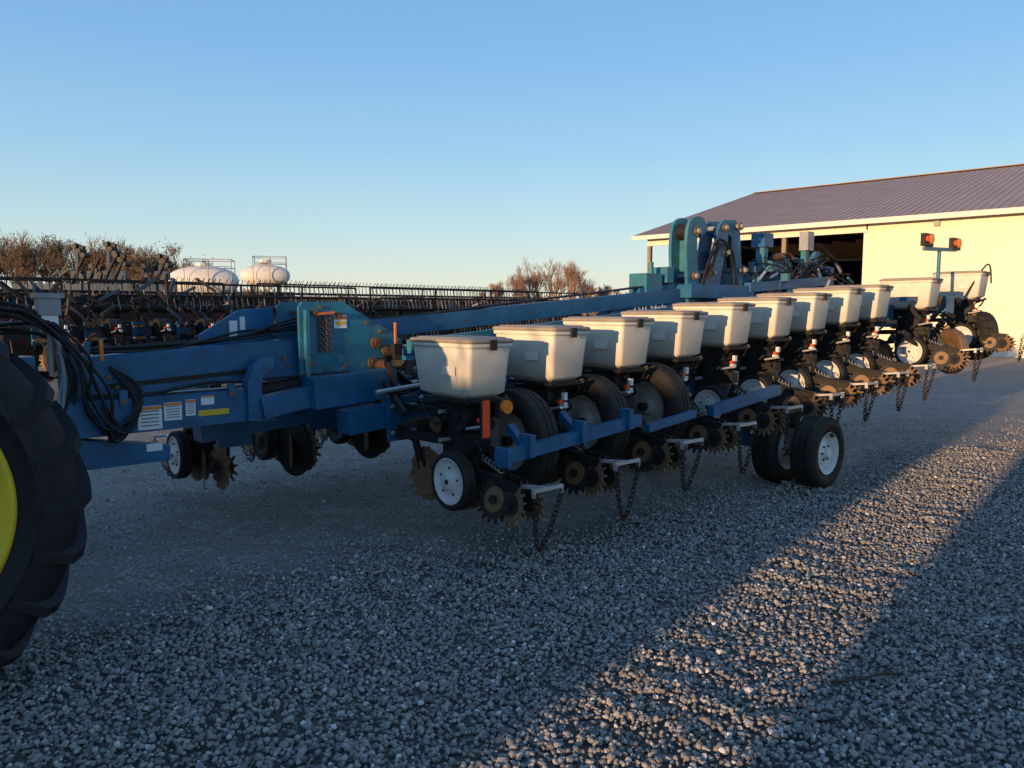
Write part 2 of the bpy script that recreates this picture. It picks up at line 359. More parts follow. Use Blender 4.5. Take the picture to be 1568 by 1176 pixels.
for k in range(9):
    j=lambda a=.05: random.uniform(-a,a)
    f.path(smoothpts([(-3.4,1.0+j(.2),1.25+j(.1)),(-2.9,1.05+j(),1.66+j(.1)),(-2.45,1.08+j(),1.70+j(.05)),(-2.15+j(.05),1.02+j(),1.45+j(.05)),(-2.05+j(.08),1.0+j(.02),1.12+j(.06)),(-1.95+j(.05),1.0+j(.02),.92+j(.05)),(-1.82+j(.03),1.02,1.12+j(.06)),(-1.95,1.14,1.34)]),.010,BLACK)
for k in range(5):
    j=lambda a=.05: random.uniform(-a,a)
    f.path(smoothpts([(-3.2,1.2+j(),1.5+j()),(-2.7,1.25+j(),1.58+j(.04)),(-2.3,1.2+j(),1.58+j(.04)),(-2.18+j(),1.1+j(),1.35+j()),(-2.22+j(),1.05,1.1+j())]),.012,random.choice((BLACK,GREY)))
for k in range(6):
    j=lambda a=.03: random.uniform(-a,a)
    f.path(smoothpts([(-2.2,1.27,1.45+j()),(-1.6,1.25+j(.05),1.44+j()),(-1.0,1.3+j(.06),1.52+j()),(-.5,1.28+j(.05),1.60+j(.05)),(.3,1.27+j(.05),1.63+j()),(1.6,1.27+j(.05),z(1.6,1.64)),(3,1.3+j(.05),z(3,1.66)),(4.4,1.3+j(.05),z(4.4,1.70))]),.010,BLACK)
f.box((-2.28,1.1,1.72),(.12,.10,.10),GREY); f.box((-2.28,1.1,1.62),(.09,.08,.10),LABEL); f.cyl((-2.28,1.1,1.3),(-2.28,1.1,1.7),.015,GREY)
f.box((-2.28,1.1,1.785),(.16,.12,.03),GREY); f.bar((-2.0,1.1,1.38),(-2.0,1.1,1.52),.02,.02,LABO)
# lift tower
def curveplate(y,ctr,w0,w1,th,m):
    c=smoothpts([(p[0],0,p[1]) for p in ctr],6); n=len(c); A=[];B=[]
    for i,p in enumerate(c):
        d=(c[min(i+1,n-1)]-c[max(0,i-1)]).normalized(); nn=Vector((-d.z,0,d.x)); w=(w0+(w1-w0)*i/(n-1))/2
        A.append(p+nn*w); B.append(p-nn*w)
    vs=[(p.x,y+sg*th/2,p.z) for sg in(-1,1) for p in A+B]; k=2*n; fs=[]
    for i in range(n-1):
        fs+=[(i,i+1,n+i+1,n+i),(k+i,k+n+i,k+n+i+1,k+i+1),(i,k+i,k+i+1,i+1),(n+i,n+i+1,k+n+i+1,k+n+i)]
    fs+=[(0,n,k+n,k),(n-1,k+n-1,k+2*n-1,2*n-1)]
    f.add(vs,fs,m)
for y in(1.18,1.40):
    curveplate(y,[(4.40,1.80),(4.36,2.1),(4.33,2.45),(4.36,2.66),(4.50,2.70),(4.58,2.60)],.24,.16,.04,TEAL)
    f.prism([(4.62,1.85),(4.56,1.98),(4.80,2.38),(4.86,2.66),(4.93,2.76),(5.05,2.78),(5.10,2.70),(5.04,2.45),(4.98,2.25),(4.88,1.85)],(0,y,0),(1,0,0),(0,0,1),.04,BLUE)
    f.prism([(4.98,2.70),(5.02,2.80),(5.30,2.82),(5.40,2.74),(5.52,1.86),(5.30,1.86),(5.22,2.60),(5.1,2.66)],(0,y+.045,0),(1,0,0),(0,0,1),.04,TEAL)
for a_,b_ in((4.40,2.62),(4.98,2.70),(5.32,2.74),(4.38,2.1),(5.42,2.2),(4.74,2.15),(5.02,2.4)): f.cyl((a_,1.10,b_),(a_,1.50,b_),.028,GREY,seg=14); f.cyl((a_,1.13,b_),(a_,1.155,b_),.05,STEEL,seg=14)
f.cyl((4.40,1.2,2.62),(4.40,1.40,2.62),.10,BLACK,seg=18)
f.cyl((5.24,1.3,2.70),(5.06,1.3,2.12),.075,BLACK,seg=16); f.cyl((5.06,1.3,2.12),(4.98,1.3,1.8),.035,GALV)
f.cyl((4.46,1.28,2.60),(4.56,1.28,2.0),.055,BLACK,seg=16)
f.box((4.44,1.29,2.30),(.10,.18,.5),TEAL)
for k in range(6):
    j=lambda a=.06: random.uniform(-a,a)
    f.path(smoothpts([(4.5+j(),1.14,1.95),(4.6+j(),1.08,2.25+j()),(4.8+j(),1.1,2.5+j()),(5.1+j(),1.12,2.4+j()),(5.2+j(),1.1,2.0)]),.013,BLACK)
f.box((4.85,1.3,1.92),(1.35,.5,.16),BLUE); f.box((3.72,1.35,2.00),(.28,.25,.22),TEAL); f.box((3.98,1.3,2.10),(.12,.2,.18),TEAL); f.cyl((3.75,1.3,2.1),(3.75,1.3,2.24),.03,TEAL)
f.bar((3.5,1.3,1.88),(4.4,1.3,1.98),.1,.12,BLUE)
f.bar((5.2,1.5,2.08),(7.9,1.5,2.20),.16,.14,TEAL); f.bar((5.4,1.1,1.98),(7.6,1.1,2.12),.14,.12,BLUE)
f.box((6.10,1.3,2.62),(.22,.2,.18),BLUE); f.box((6.10,1.3,2.40),(.10,.12,.30),TEAL); f.box((7.1,1.2,2.66),(.17,.13,.26),GREY); f.box((7.1,1.22,2.42),(.08,.08,.26),TEAL)
f.box((6.4,1.35,2.28),(.5,.35,.14),TEAL)
for q in range(5): f.path([(6.5+.17*math.cos(t),1.15+q*.04,2.36+.10*math.sin(t)) for t in np.linspace(0,math.pi,12)],.014,RUST)
f.prism([(7.3,2.2),(7.75,2.56),(7.85,2.56),(7.7,2.2)],(0,1.4,0),(1,0,0),(0,0,1),.06,TEAL)
f.bar((6.8,1.3,2.42),(8.1,1.3,2.30),.05,.06,TEAL)
for k in range(16):
    j=lambda a=.10: random.uniform(-a,a)
    a0=random.uniform(5.4,7.2); f.path(smoothpts([(a0,1.2+j(.2),2.1+j()),(a0+.25,1.1+j(.2),2.36+j()),(a0+.6,1.2+j(.2),2.32+j()),(a0+.9,1.1+j(.2),2.12+j())]),.010,random.choice((BLACK,BLACK,RUST)))
for k in range(44):
    c=Vector((random.uniform(5.6,8.2),random.uniform(.9,1.6),0)); c.z=random.uniform(1.9,2.27)+.03*(c.x-5)
    if k%2: f.box(c,(random.uniform(.05,.16),.10,random.uniform(.05,.13)),random.choice((TEAL,BLUE,BLACK,BLUE)))
    else: f.cyl(c,c+Vector((random.uniform(-.2,.2),.0,random.uniform(.05,.14))),.018,random.choice((BLACK,GALV,TEAL)))
# ground-drive tires between near units
for k in range(3):
    s_=.38+.762*k; c=(s_,-.16,z(s_,.74))
    f.tire(c,(1,0,0),.37,.20,.21,RUBBER,44)
    f.revolve((s_-.03,-.16,c[2]),(1,0,0),[(.215,-.06),(.20,-.05),(.17,.0),(.08,.01),(.06,-.03),(0,-.03)],HUBW,32)
    f.bar((s_,-.16,c[2]),(s_+.14,.85,z(s_,.92)),.05,.09,BLUE)
    f.cyl((s_-.12,-.16,c[2]),(s_+.14,-.16,c[2]),.035,BLACK)
f.bar((-.08,-.55,.755),(1.28,-.55,.87),.07,.085,BLUE); f.box((-.08,-.55,.755),(.04,.13,.12),BLUE)
for s_ in(.12,.62,1.12): 
    f.bar((s_,-.55,.77+.085*s_),(s_+.03,-.35,.90+.085*s_),.05,.05,BLUE); f.box((s_,-.56,.80+.085*s_),(.05,.11,.15),BLUE)
f.bar((1.35,-.58,.80),(1.95,-.58,.86),.05,.06,BLUE); f.bar((2.3,-.5,.84),(3.4,-.5,.95),.07,.09,BLUE)
f.box((-.11,-.40,.99),(.08,.015,.27),BLACK); f.box((-.11,-.411,.99),(.06,.006,.245),RED)
f.bar((-.09,-.38,.9),(.12,-.2,.9),.03,.03,BLACK)
f.box((.05,-.39,1.05),(.10,.05,.13),BLACK); f.cyl((.05,-.41,1.06),(.05,-.445,1.06),.045,AMB,seg=20)
for y,dx in((-.74,0),(-.36,-.04)):
    c=(3.75+dx,y,.345); f.tire(c,(0,1,0),.345,.25,.2,RUBBER,44)
    f.revolve((c[0],y-.05,c[2]),(0,1,0),[(.205,-.06),(.195,-.05),(.18,-.01),(.165,.02),(.10,.0),(.085,-.02),(.05,-.03),(.045,-.07),(0,-.07)],WHITE,32)
    for k in range(6):
        t=k*math.pi/3; f.cyl((c[0]+.07*math.cos(t),y-.09,c[2]+.07*math.sin(t)),(c[0]+.07*math.cos(t),y-.05,c[2]+.07*math.sin(t)),.01,BLACK,seg=6)
for y in(.9,1.3):
    c=(3.2,y,.345); f.tire(c,(0,1,0),.345,.25,.2,RUBBER,32)
f.cyl((3.75,-.8,.345),(3.75,.6,.345),.045,BLACK); f.bar((3.72,-.05,.36),(3.4,.75,1.15),.13,.14,BLUE); f.bar((3.2,.5,.36),(3.2,1.5,.36),.12,.12,BLUE); f.bar((3.2,1.1,.4),(3.4,1.1,1.2),.12,.14,BLUE)
zf=1.72
f.bar((6.9,.35,zf),(9.2,.30,zf+.12),.22,.17,TEAL); f.box((8.0,.1,zf-.02),(.5,.3,.26),BLUE); f.box((8.5,-.1,zf+.05),(.30,.25,.24),TEAL); f.box((7.4,.3,zf-.1),(.3,.3,.3),BLUE)
f.bar((7.2,-.1,zf+.12),(9.1,-.15,zf+.16),.10,.06,TEAL)
for k in range(40):
    c=Vector((random.uniform(7.2,9.7),random.uniform(-.3,.5),random.uniform(1.2,1.9)))
    d=Vector((random.uniform(-1,1),random.uniform(-1,1),random.uniform(-1,1))).normalized()
    if k%2: f.bar(c-d*.12,c+d*.12,.04,.05,random.choice((BLACK,BLACK,STEEL,TEAL)))
    else: f.cyl(c-d*.06,c+d*.06,.04,random.choice((BLACK,RUST,STEEL)),seg=10)
f.cyl((8.35,-.1,zf),(8.35,-.1,2.52),.025,TEAL); f.bar((7.8,-.1,2.52),(8.95,-.1,2.56),.04,.05,TEAL)
for s_ in(7.90,8.92):
    f.box((s_,-.10,2.64),(.30,.06,.17),BLACK); f.cyl((s_+.02,-.13,2.65),(s_+.02,-.165,2.65),.062,AMB,seg=20); f.cyl((s_-.09,-.13,2.65),(s_-.09,-.15,2.65),.04,RED,seg=16)
f.tire((8.25,-.35,1.13),(.8,-.6,0),.31,.13,.16,STEEL,32); f.disc((8.25,-.35,1.13),(.8,-.6,0),.24,.08,STEEL,32); f.cyl((8.1,-.24,1.13),(8.4,-.46,1.13),.05,BLACK); f.bar((8.25,-.3,1.15),(8.1,.1,1.7),.06,.08,BLACK)
c=Vector((9.75,-.2,1.32)); f.tire(c,(.75,-.65,0),.36,.25,.18,RUBBER,36)
for k in range(18):
    t=2*math.pi*k/18; ax=Vector((.75,-.65,0)).normalized(); a=ax.cross(Vector((0,0,1))); d=a*math.cos(t)+Vector((0,0,1))*math.sin(t)
    f.bar(c+d*.36-ax*.12,c+d*.36+ax*.0,.035,.04,RUBBER,up=d)
f.path(smoothpts([(9.2,-.1,1.75),(9.5,-.3,2.3),(9.8,-.3,2.35),(9.9,-.3,2.1)]),.012,BLACK)
f.obj('planter_frame',pl,bevel=.006)
tcu=bpy.data.curves.new('lettering','FONT'); tcu.body='KINZE'; tcu.size=.20; tcu.extrude=.002; tcu.space_character=1.05
to=bpy.data.objects.new('lettering',tcu); scene.collection.objects.link(to); tcu.materials.append(LABEL); to.parent=pl
to.location=(3.35,1.213,z(3.35,1.42)); to.rotation_euler=(R(90),-math.atan(T),0)

# ------------------------------------------------------------------ tractor
tr=empty('farm_tractor',O,ANG)
t=MB(); sx=-3.34; yc=1.27; RW=.90
def tractor_wheel(b,c,out,Rr,w,rim):
    ax=Vector((0,out,0)); c=Vector(c); h=w/2; a=Vector((1,0,0)); u=Vector((0,0,1))
    Rc=Rr-.045
    b.revolve(c,ax,[(rim,-h*.75),(rim+.06,-h*.85),(rim+.16,-h),(Rc-.07,-h*.95),(Rc-.01,-h*.8),(Rc,-h*.4),(Rc,h*.4),(Rc-.01,h*.8),(Rc-.07,h*.95),(rim+.16,h),(rim+.12,h*.99),(rim+.115,h*1.01),(rim+.105,h*1.01),(rim+.10,h*.98),(rim+.06,h*.90),(rim+.02,h*.86),(rim,h*.75)],TRUB,72)
    n=22
    for k in range(n):
        for sd in(-1,1):
            t0=2*math.pi*(k+(.5 if sd>0 else 0))/n
            pts=[]
            for q in range(6):
                fr=q/5; th=t0-.20*fr; x=sd*h*(.0+.97*fr); rr=Rr-(.0 if fr<.75 else .05*((fr-.75)/.25)**1.2)
                pts.append((th,x,rr))
            pts.append((t0-.215,sd*h*1.02,Rr-.15))
            vs=[]
            for th,x,rr in pts:
                for dth in(-.027,.027):
                    for dr in(-.06,0):
                        d=a*math.cos(th+dth)+u*math.sin(th+dth)
                        vs.append(c+d*(rr+dr)+ax*x)
            fs=[]
            for q in range(len(pts)-1):
                o=q*4; fs+=[(o+1,o+3,o+7,o+5),(o,o+4,o+6,o+2),(o,o+1,o+5,o+4),(o+2,o+6,o+7,o+3)]
            o=(len(pts)-1)*4; fs+=[(0,2,3,1),(o,o+1,o+3,o+2)]
            b.add(vs,fs,TRUB)
    b.revolve(c,ax,[(rim+.03,h*.86),(rim+.035,h*.90),(rim+.01,h*.92),(rim-.01,h*.8)],YEL,64)
    b.revolve(c,ax,[(rim-.01,h*.8),(rim-.03,h*.72),(rim-.05,h*.70)],YEL,64)
    b.revolve(c,ax,[(rim-.05,h*.70),(rim-.06,h*.45),(rim-.075,h*.42)],YEL,64)
    b.revolve(c,ax,[(rim-.075,h*.42),(rim-.09,h*.48),(rim-.12,h*.48),(rim-.13,h*.40)],YEL,64)
    b.revolve(c,ax,[(rim-.13,h*.40),(rim-.17,h*.15),(.28,h*.05),(.24,h*.25),(.15,h*.3),(.14,h*.55),(0,h*.55)],YEL,64)
    for k in range(8):
        tt=2*math.pi*k/8; d=a*math.cos(tt)+u*math.sin(tt); b.cyl(c+d*.2+ax*h*.2,c+d*.2+ax*h*.4,.018,GALV,seg=6)
tractor_wheel(t,(sx,-.52+.23,RW),-1,RW,.46,.57)
tractor_wheel(t,(sx,2*yc+.52-.23,RW),1,RW,.46,.57)
t.cyl((sx,-.28,RW),(sx,2.8,RW),.13,GREEN)
t.box((sx-.1,yc,.95),(.9,.7,.6),GREEN)
t.box((sx-1.6,yc,.95),(2.4,.5,.45),BLACK)
t.loft([(sx-2.4,yc,1.1,2.2,.8,.1),(sx-2.4,yc,1.6,2.2,.8,.15),(sx-2.4,yc,1.72,2.0,.6,.15)],GREEN)
t.loft([(sx-.75,yc,1.2,1.3,1.25,.15),(sx-.75,yc,1.6,1.35,1.3,.15)],GREEN)
t.loft([(sx-.75,yc,1.6,1.33,1.28,.15),(sx-.75,yc,2.45,1.25,1.2,.15)],GLASS)
t.loft([(sx-.75,yc,2.45,1.4,1.3,.15),(sx-.75,yc,2.6,1.4,1.3,.2),(sx-.75,yc,2.64,1.2,1.1,.2)],GREEN)
for y in(.35,2.19):
    t.tire((sx-2.9,y,.62),(0,1,0),.62,.38,.36,TRUB,40)
    t.revolve((sx-2.9,y,.62),(0,1,0),[(.37,-.12),(.3,-.05),(.1,-.08),(0,-.08)],YEL,32)
t.cyl((sx-2.9,.35,.62),(sx-2.9,2.19,.62),.08,GREEN)
t.bar((sx,yc,.55),(sx+.85,yc,.55),.1,.06,BLACK)
for y in(yc-.3,yc+.3): t.bar((sx+.2,y,.9),(sx+.7,y,.75),.05,.08,BLACK)
t.cyl((sx-1.7,yc-.3,1.7),(sx-1.7,yc-.3,2.4),.05,BLACK)
t.obj('tractor_body',tr)

# ------------------------------------------------------------------ grain headers in the background
def header(L,hmat,seed):
    rd=random.Random(seed); b=MB()
    b.box((L/2,.9,1.40),(L,.04,.8),hmat); b.box((L/2,.45,1.0),(L,.95,.05),BROWNM)
    b.bar((0,.95,1.85),(L,.95,1.85),.14,.12,BLACK); b.bar((0,.95,1.15),(L,.95,1.15),.12,.12,hmat)
    for k in range(int(L/.9)+1): b.box((min(L,k*.9),.86,1.4),(.05,.06,.85),BLACK)
    for x in(0,L):
        b.prism([(-.6,.85),(-.9,.95),(-.5,1.25),(.1,1.6),(.9,1.85),(1.0,.9)],(x,0,0),(0,1,0),(0,0,1),.06,hmat)
    cy,cz,rr=.0,1.72,.46
    b.cyl((.1,cy,cz),(L-.1,cy,cz),.07,BLACK)
    for q in range(6):
        tt=2*math.pi*q/6+.52; y=cy+rr*math.cos(tt); zz=cz+rr*math.sin(tt)
        b.cyl((.1,y,zz),(L-.1,y,zz),.022,BROWNM,seg=6)
        k=.15
        while k<L-.1:
            top=zz>cz+.3
            dy=rd.uniform(-.02,.02)
            if top: b.bar((k,y,zz),(k+rd.uniform(-.02,.02),y-.10+dy,zz+.10),.010,.010,BLACK)
            b.bar((k,y,zz),(k+rd.uniform(-.012,.012),y-.05+dy,zz-.24),.013,.013,TINE if rd.random()<.7 else BROWNM); k+=.12
        for xx in np.linspace(.1,L-.1,5): b.bar((xx,cy,cz),(xx,y,zz),.03,.03,BLACK)
    for xx in (.3,L/2,L-.3): b.bar((xx,.95,1.95),(xx,cy,1.90),.07,.09,BLACK); b.cyl((xx,.9,1.7),(xx,.3,1.9),.03,GALV,seg=8)
    for k in range(int(L*2)):
        c=Vector((rd.uniform(0,L),rd.uniform(-.1,.85),rd.uniform(1.05,1.7))); d=Vector((rd.uniform(-1,1),rd.uniform(-.3,.3),rd.uniform(-1,1))).normalized()
        b.bar(c-d*.16,c+d*.16,.035,.05,rd.choice((BLACK,BLACK,BROWNM,hmat)))
    b.bar((-.3,.5,.6),(L+.3,.5,.6),.14,.14,BLACK)
    for xx in(L*.15,L*.85):
        for y in(-.1,1.1): b.tire((xx,y,.33),(0,1,0),.33,.2,.2,RUBBER,24); b.cyl((xx,y-.08,.33),(xx,y+.08,.33),.2,HUBW,seg=20)
        b.bar((xx,-.1,.33),(xx,1.1,.33),.07,.07,BLACK); b.bar((xx,.5,.6),(xx,.5,1.0),.1,.1,BLACK)
    return b
ha=math.atan2(.76,.65)
for i,(x,y,L,m,dz) in enumerate(((-11.0,8.6,5.6,REDM,0),(-7.2,13.0,5.8,REDM,0),(-3.3,17.6,8.4,BROWNM,.02),(-10.2,12.6,6.0,REDM,.10),(-6.2,18.6,11,REDM,.15))):
    header(L,m,i).obj('grain_header' if i==0 else 'grain_header.%03d'%i,None,(x,y,dz),ha)

def tank(s):
    b=MB(); prof=[]
    Lh=.95*s; r=.44*s
    for k in range(33):
        a=math.pi*k/32; prof.append((r*math.sin(a)**.8 if 0<k<32 else 0,-Lh*math.cos(a)))
    b.revolve((0,0,2.50),(1,0,0),prof,WHITE,40)
    b.cyl((0,0,2.9),(0,0,3.0),.2,WHITE); 
    for y in(-.5*s,.5*s):
        b.path([(-Lh*.45,y,2.05),(-Lh*.45,y,3.1),(Lh*.85,y,3.1),(Lh*.85,y,2.05)],.016,HUBW); b.cyl((Lh*.2,y,2.05),(Lh*.2,y,3.1),.014,HUBW)
        b.cyl((-Lh*.45,y,2.9),(Lh*.85,y,2.9),.012,HUBW)
    for x in(-Lh*.45,Lh*.85): b.cyl((x,-.5*s,3.1),(x,.5*s,3.1),.014,HUBW)
    for x in(-.5,.5): b.box((x*s,0,2.05),(.1,1.0*s,.3),BLACK)
    b.box((0,0,1.9),(2.2*s,1*s,.12),BLACK)
    for x in(-.8*s,.8*s):
        for y in(-.6,.6): b.tire((x,y,.5),(0,1,0),.5,.25,.28,RUBBER,24); b.bar((x,y*.7,.5),(x,y*.7,1.9),.1,.1,BLACK)
        b.bar((x,-.6,.5),(x,.6,.5),.08,.08,BLACK)
    return b
tank(1.0).obj('nurse_tank_trailer',None,(-8.75,22,0),.25); tank(.82).obj('nurse_tank_trailer.001',None,(-8.1,25.5,.32),.25)

bp_=empty('folded_planter',(-6.9,11.6,.45),ha)
for k in range(6): place(RUB,'unit_%d'%k,bp_,(k*.76,-.2,0),0)
b=MB(); b.bar((-.5,.65,.9),(5,.65,.9),.18,.18,BLACK); b.bar((-.5,.9,1.4),(4.5,.9,1.5),.1,.1,BLACK)
for k in range(60):
    c=Vector((random.uniform(-.6,4),random.uniform(0,.9),random.uniform(.9,1.75)))
    d=Vector((random.uniform(-1,1),random.uniform(-.4,.4),random.uniform(-1,1))).normalized()
    b.bar(c-d*.2,c+d*.2,.04,.05,random.choice((BLACK,BLACK,BLACK,BROWNM,NAVY)))
for x in(0,1.5,3,4.5): b.tire((x,1.1,-.1),(1,0,0),.35,.2,.2,RUBBER,24); b.bar((x,1.1,-.1),(x,.65,.9),.08,.08,BLACK)
b.obj('folded_planter_frame',bp_)
bp2=empty('raised_planter',(-10.5,18.0,0),.10)
b=MB(); b.bar((-1,0,2.2),(2.6,0,2.2),.2,.2,NAVY); b.bar((-1,.3,1.2),(2.6,.3,1.2),.2,.2,NAVY)
for x,hh in((.35,3.2),(1.05,3.25),(1.25,3.0),(2.2,2.98),(.7,2.75)):
    b.bar((x,0,1.2),(x+.08,0,hh),.07,.09,NAVY); b.bar((x+.05,0,hh),(x+.28,-.1,hh-.08),.06,.08,BLACK)
    for q in range(3): b.cyl((x+.05+q*.09,-.12,hh-.04-q*.1),(x+.09+q*.09,.12,hh-.04-q*.1),.06,BLACK,seg=12)
    b.box((x+.1,0,2.5),(.3,.2,.2),NAVY); b.cyl((x-.05,-.1,2.3),(x+.25,-.1,2.9),.035,BLACK,seg=8)
for k in range(40):
    c=Vector((random.uniform(-.4,2.5),random.uniform(-.2,.3),random.uniform(2.1,2.75)))
    d=Vector((random.uniform(-1,1),random.uniform(-.4,.4),random.uniform(-1,1))).normalized()
    b.bar(c-d*.15,c+d*.15,.035,.045,random.choice((BLACK,NAVY,BLACK)))
for x in(-.6,1.0,2.4): b.tire((x,.3,.45),(0,1,0),.45,.25,.25,RUBBER,24); b.bar((x,.3,.45),(x,.3,1.2),.1,.1,NAVY)
b.obj('raised_planter_frame',bp2)

# ------------------------------------------------------------------ barn
WALL=mat('cream_metal_siding',(0.74,0.67,0.50),.45,0,.06,1.2); ROOF=mat('grey_brown_metal_roof',(0.36,0.285,0.26),.6,.0,.14,1.0,spec=.25)
TRIM=mat('white_trim',(0.7,0.66,0.57),.5,0,.08,4); WOOD=mat('post_wood',(0.28,0.22,0.16),.8,0,.3,6); DARK=mat('barn_interior_shade',(0.03,0.026,0.024),.9,0,.3,2)  # DARK: near-black lining, the shade inside the barn put into its colour
barn=empty('pole_barn',(6.6,37.9,0),math.atan2(-.67,.74))
b=MB(); Lb,Db,E,Rg=42,25.4,5.24,8.6; op=10.2; hd=4.86
def sheet(p1,p2,z0,z1,nrm,step=.23):
    p1=Vector(p1);p2=Vector(p2);n=Vector(nrm);L=(p2-p1).length;d=(p2-p1)/L
    b.bar(p1+Vector((0,0,(z0+z1)/2)),p2+Vector((0,0,(z0+z1)/2)),.05,z1-z0,WALL)
    for k in range(int(L/step)): 
        q=p1+d*(k+.5)*step+n*.034
        b.box((q.x,q.y,(z0+z1)/2),(.045 if abs(d.x)>.5 else .02,.02 if abs(d.x)>.5 else .045,z1-z0),WALL)
sheet((op,0,0),(Lb,0,0),.25,E,(0,-1,0)); b.box(((op+Lb)/2,-.0,.125),(Lb-op,.07,.25),TRIM)
sheet((0,0,0),(op-.06,0,0),hd,E,(0,-1,0)); b.box((op/2,-.05,hd-.04),(op,.12,.10),TRIM)
sheet((Lb,0,0),(Lb,Db,0),0,E,(1,0,0)); sheet((0,7,0),(0,Db,0),0,E,(-1,0,0)); sheet((0,Db,0),(Lb,Db,0),0,E,(0,1,0))
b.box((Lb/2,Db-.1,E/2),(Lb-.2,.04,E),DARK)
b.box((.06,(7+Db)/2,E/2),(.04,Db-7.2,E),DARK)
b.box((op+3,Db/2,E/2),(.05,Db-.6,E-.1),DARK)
for x in(.1,3.4,6.8,op-.05): b.box((x,.05,hd/2),(.18,.18,hd),TRIM if x>9 else WOOD)
for y in(3.5,7): b.box((.1,y,E/2),(.18,.18,E),WOOD)
for x in(0,Lb): b.prism([(0,E),(Db/2,Rg),(Db,E)],(x,0,0),(0,1,0),(0,0,1),.06,WALL)
ov=.5
for sgn in(0,1):
    y0,y1=(-ov,Db/2) if sgn==0 else (Db+ov,Db/2)
    sl=(Rg-E)/(Db/2); z0=E-ov*sl+.08; z1=Rg+.08
    vs=[(-ov,y0,z0),(Lb+ov,y0,z0),(Lb+ov,y1,z1),(-ov,y1,z1)]; vs+= [(p[0],p[1],p[2]+.05) for p in vs]
    b.add(vs,[(0,3,2,1),(4,5,6,7),(0,1,5,4),(1,2,6,5),(2,3,7,6),(3,0,4,7)],ROOF)
    for k in range(int((Lb+1)/.3)): b.bar((-ov+.15+k*.3,y0,z0+.065),(-ov+.15+k*.3,y1,z1+.065),.04,.03,ROOF)
b.box((Lb/2,-ov-.03,E-ov*sl+.05),(Lb+2*ov+.1,.06,.20),TRIM)
b.bar((-ov,Db/2,Rg+.17),(Lb+ov,Db/2,Rg+.17),.5,.04,ROOF)
b.bar((-ov-.03,-ov,E-ov*sl+.07),(-ov-.03,Db/2,Rg+.07),.05,.2,TRIM)
b.box((12.7,-.12,E-.25),(.2,.15,.3),GREY)
for k in range(10): b.bar((.3+k*1.3,0.2,E-.1),(.3+k*1.3,Db/2,E+.3),.06,.2,DARK)
b.obj('barn_shell',barn)

# ------------------------------------------------------------------ unseen sheds behind the camera, added and sized to cast the evening shade
P_=Vector((SUN_DIR.y,-SUN_DIR.x,0)); 
def shed(name,p0,p1,s0,h):
    e=empty(name,tuple(SUN_DIR*s0+P_*p0),math.atan2(P_.y,P_.x)); L=p1-p0; b=MB()
    b.box((L/2,-3,h/2-.1),(L,6,h-.2),WALL)
    b.add([(-.02,.3,h-.25),(L+.02,.3,h-.25),(L+.02,-3,h),(-.02,-3,h),(-.02,-6.3,h-.25),(L+.02,-6.3,h-.25)],[(0,1,2,3),(3,2,5,4)],ROOF)
    for k in range(int(L/3)): b.box((1.5+k*3,.02,1.1),(1.2,.06,2.0),TRIM)
    b.obj(name+'_shell',e)
shed('shade_shed',-8.8,-1.84,-11,2.84); shed('shade_shed.001',-1.06,9,-11,3.0)

# ------------------------------------------------------------------ trees
BARK=mat('bark_twigs',(0.36,0.22,0.15),.9,0,.3,3); BARKD=mat('bark_dark',(0.18,0.12,0.08),.9,0,.3,3)
LEAF=mat('autumn_leaf',(0.20,0.13,0.055),.8,0,.5,.6); LEAFG=mat('green_leaf',(0.09,0.085,0.035),.8,0,.5,.6); DRY=mat('dry_brush',(0.22,0.14,0.085),.9,0,.5,.3)
def tree(name,loc,h,seed,leaf=None,bark=BARK,nleaf=0,spread=.55,maxlev=6,rmin=.009):
    rd=random.Random(seed); b=MB(); tips=[]
    def seg(p,d,L,r,lev):
        q=p+d*L
        b.cyl(p,q,r,bark,r2=r*.68,seg=5 if lev<2 else 3,caps=False)
        if lev>=2: tips.append(q)
        if lev>=maxlev: return
        n=3 if lev<5 else 4
        if lev==0: n=6
        for k in range(n):
            ax=Vector((rd.uniform(-1,1),rd.uniform(-1,1),rd.uniform(-.1,.9))).normalized()
            nd=(d*(1.0)+ax*spread*rd.uniform(.7,1.5)+Vector((0,0,.22))).normalized()
            seg(p.lerp(q,rd.uniform(.5,1)),nd,L*rd.uniform(.62,.88),max(r*.52,rmin),lev+1)
    seg(Vector((0,0,0)),Vector((rd.uniform(-.1,.1),rd.uniform(-.1,.1),1)).normalized(),h*.22,h*.020,0)
    if nleaf:
        for k in range(nleaf):
            c=rd.choice(tips)+Vector((rd.gauss(0,.22),rd.gauss(0,.22),rd.gauss(0,.2))); s=rd.uniform(.04,.10)
            u=Vector((rd.uniform(-1,1),rd.uniform(-1,1),rd.uniform(-1,1))).normalized(); v=u.cross(Vector((rd.uniform(-1,1),rd.uniform(-1,1),1))).normalized()
            b.add([c-u*s,c+v*s*.7,c+u*s,c-v*s*.7],[(0,1,2,3)],leaf[k%len(leaf)])
    return b.obj(name,None,loc)
n=0
for x,y,h in ((-1.6,92,7.0),(0.8,88,8.6),(2.6,90,10.4),(4.6,90,9.8),(6.6,89,10.6),(8.4,91,7.8),(11.0,93,6.2),(14,95,5.6),(-4,95,5.6),(18,96,5.4)):
    tree('bare_tree' if n==0 else 'bare_tree.%03d'%n,(x,y,0),h,100+n,spread=.5,rmin=.010); n+=1
for pp,hh in((-3.9,4.6),(-2.95,4.0),(-5.2,4.4)):  # unseen trees added behind the camera to throw branch shadows on the hoppers
    tree('bare_tree.%03d'%n,tuple(SUN_DIR*-8.0+P_*pp),hh,77+n,spread=.75,maxlev=4,rmin=.010); n+=1
n=0
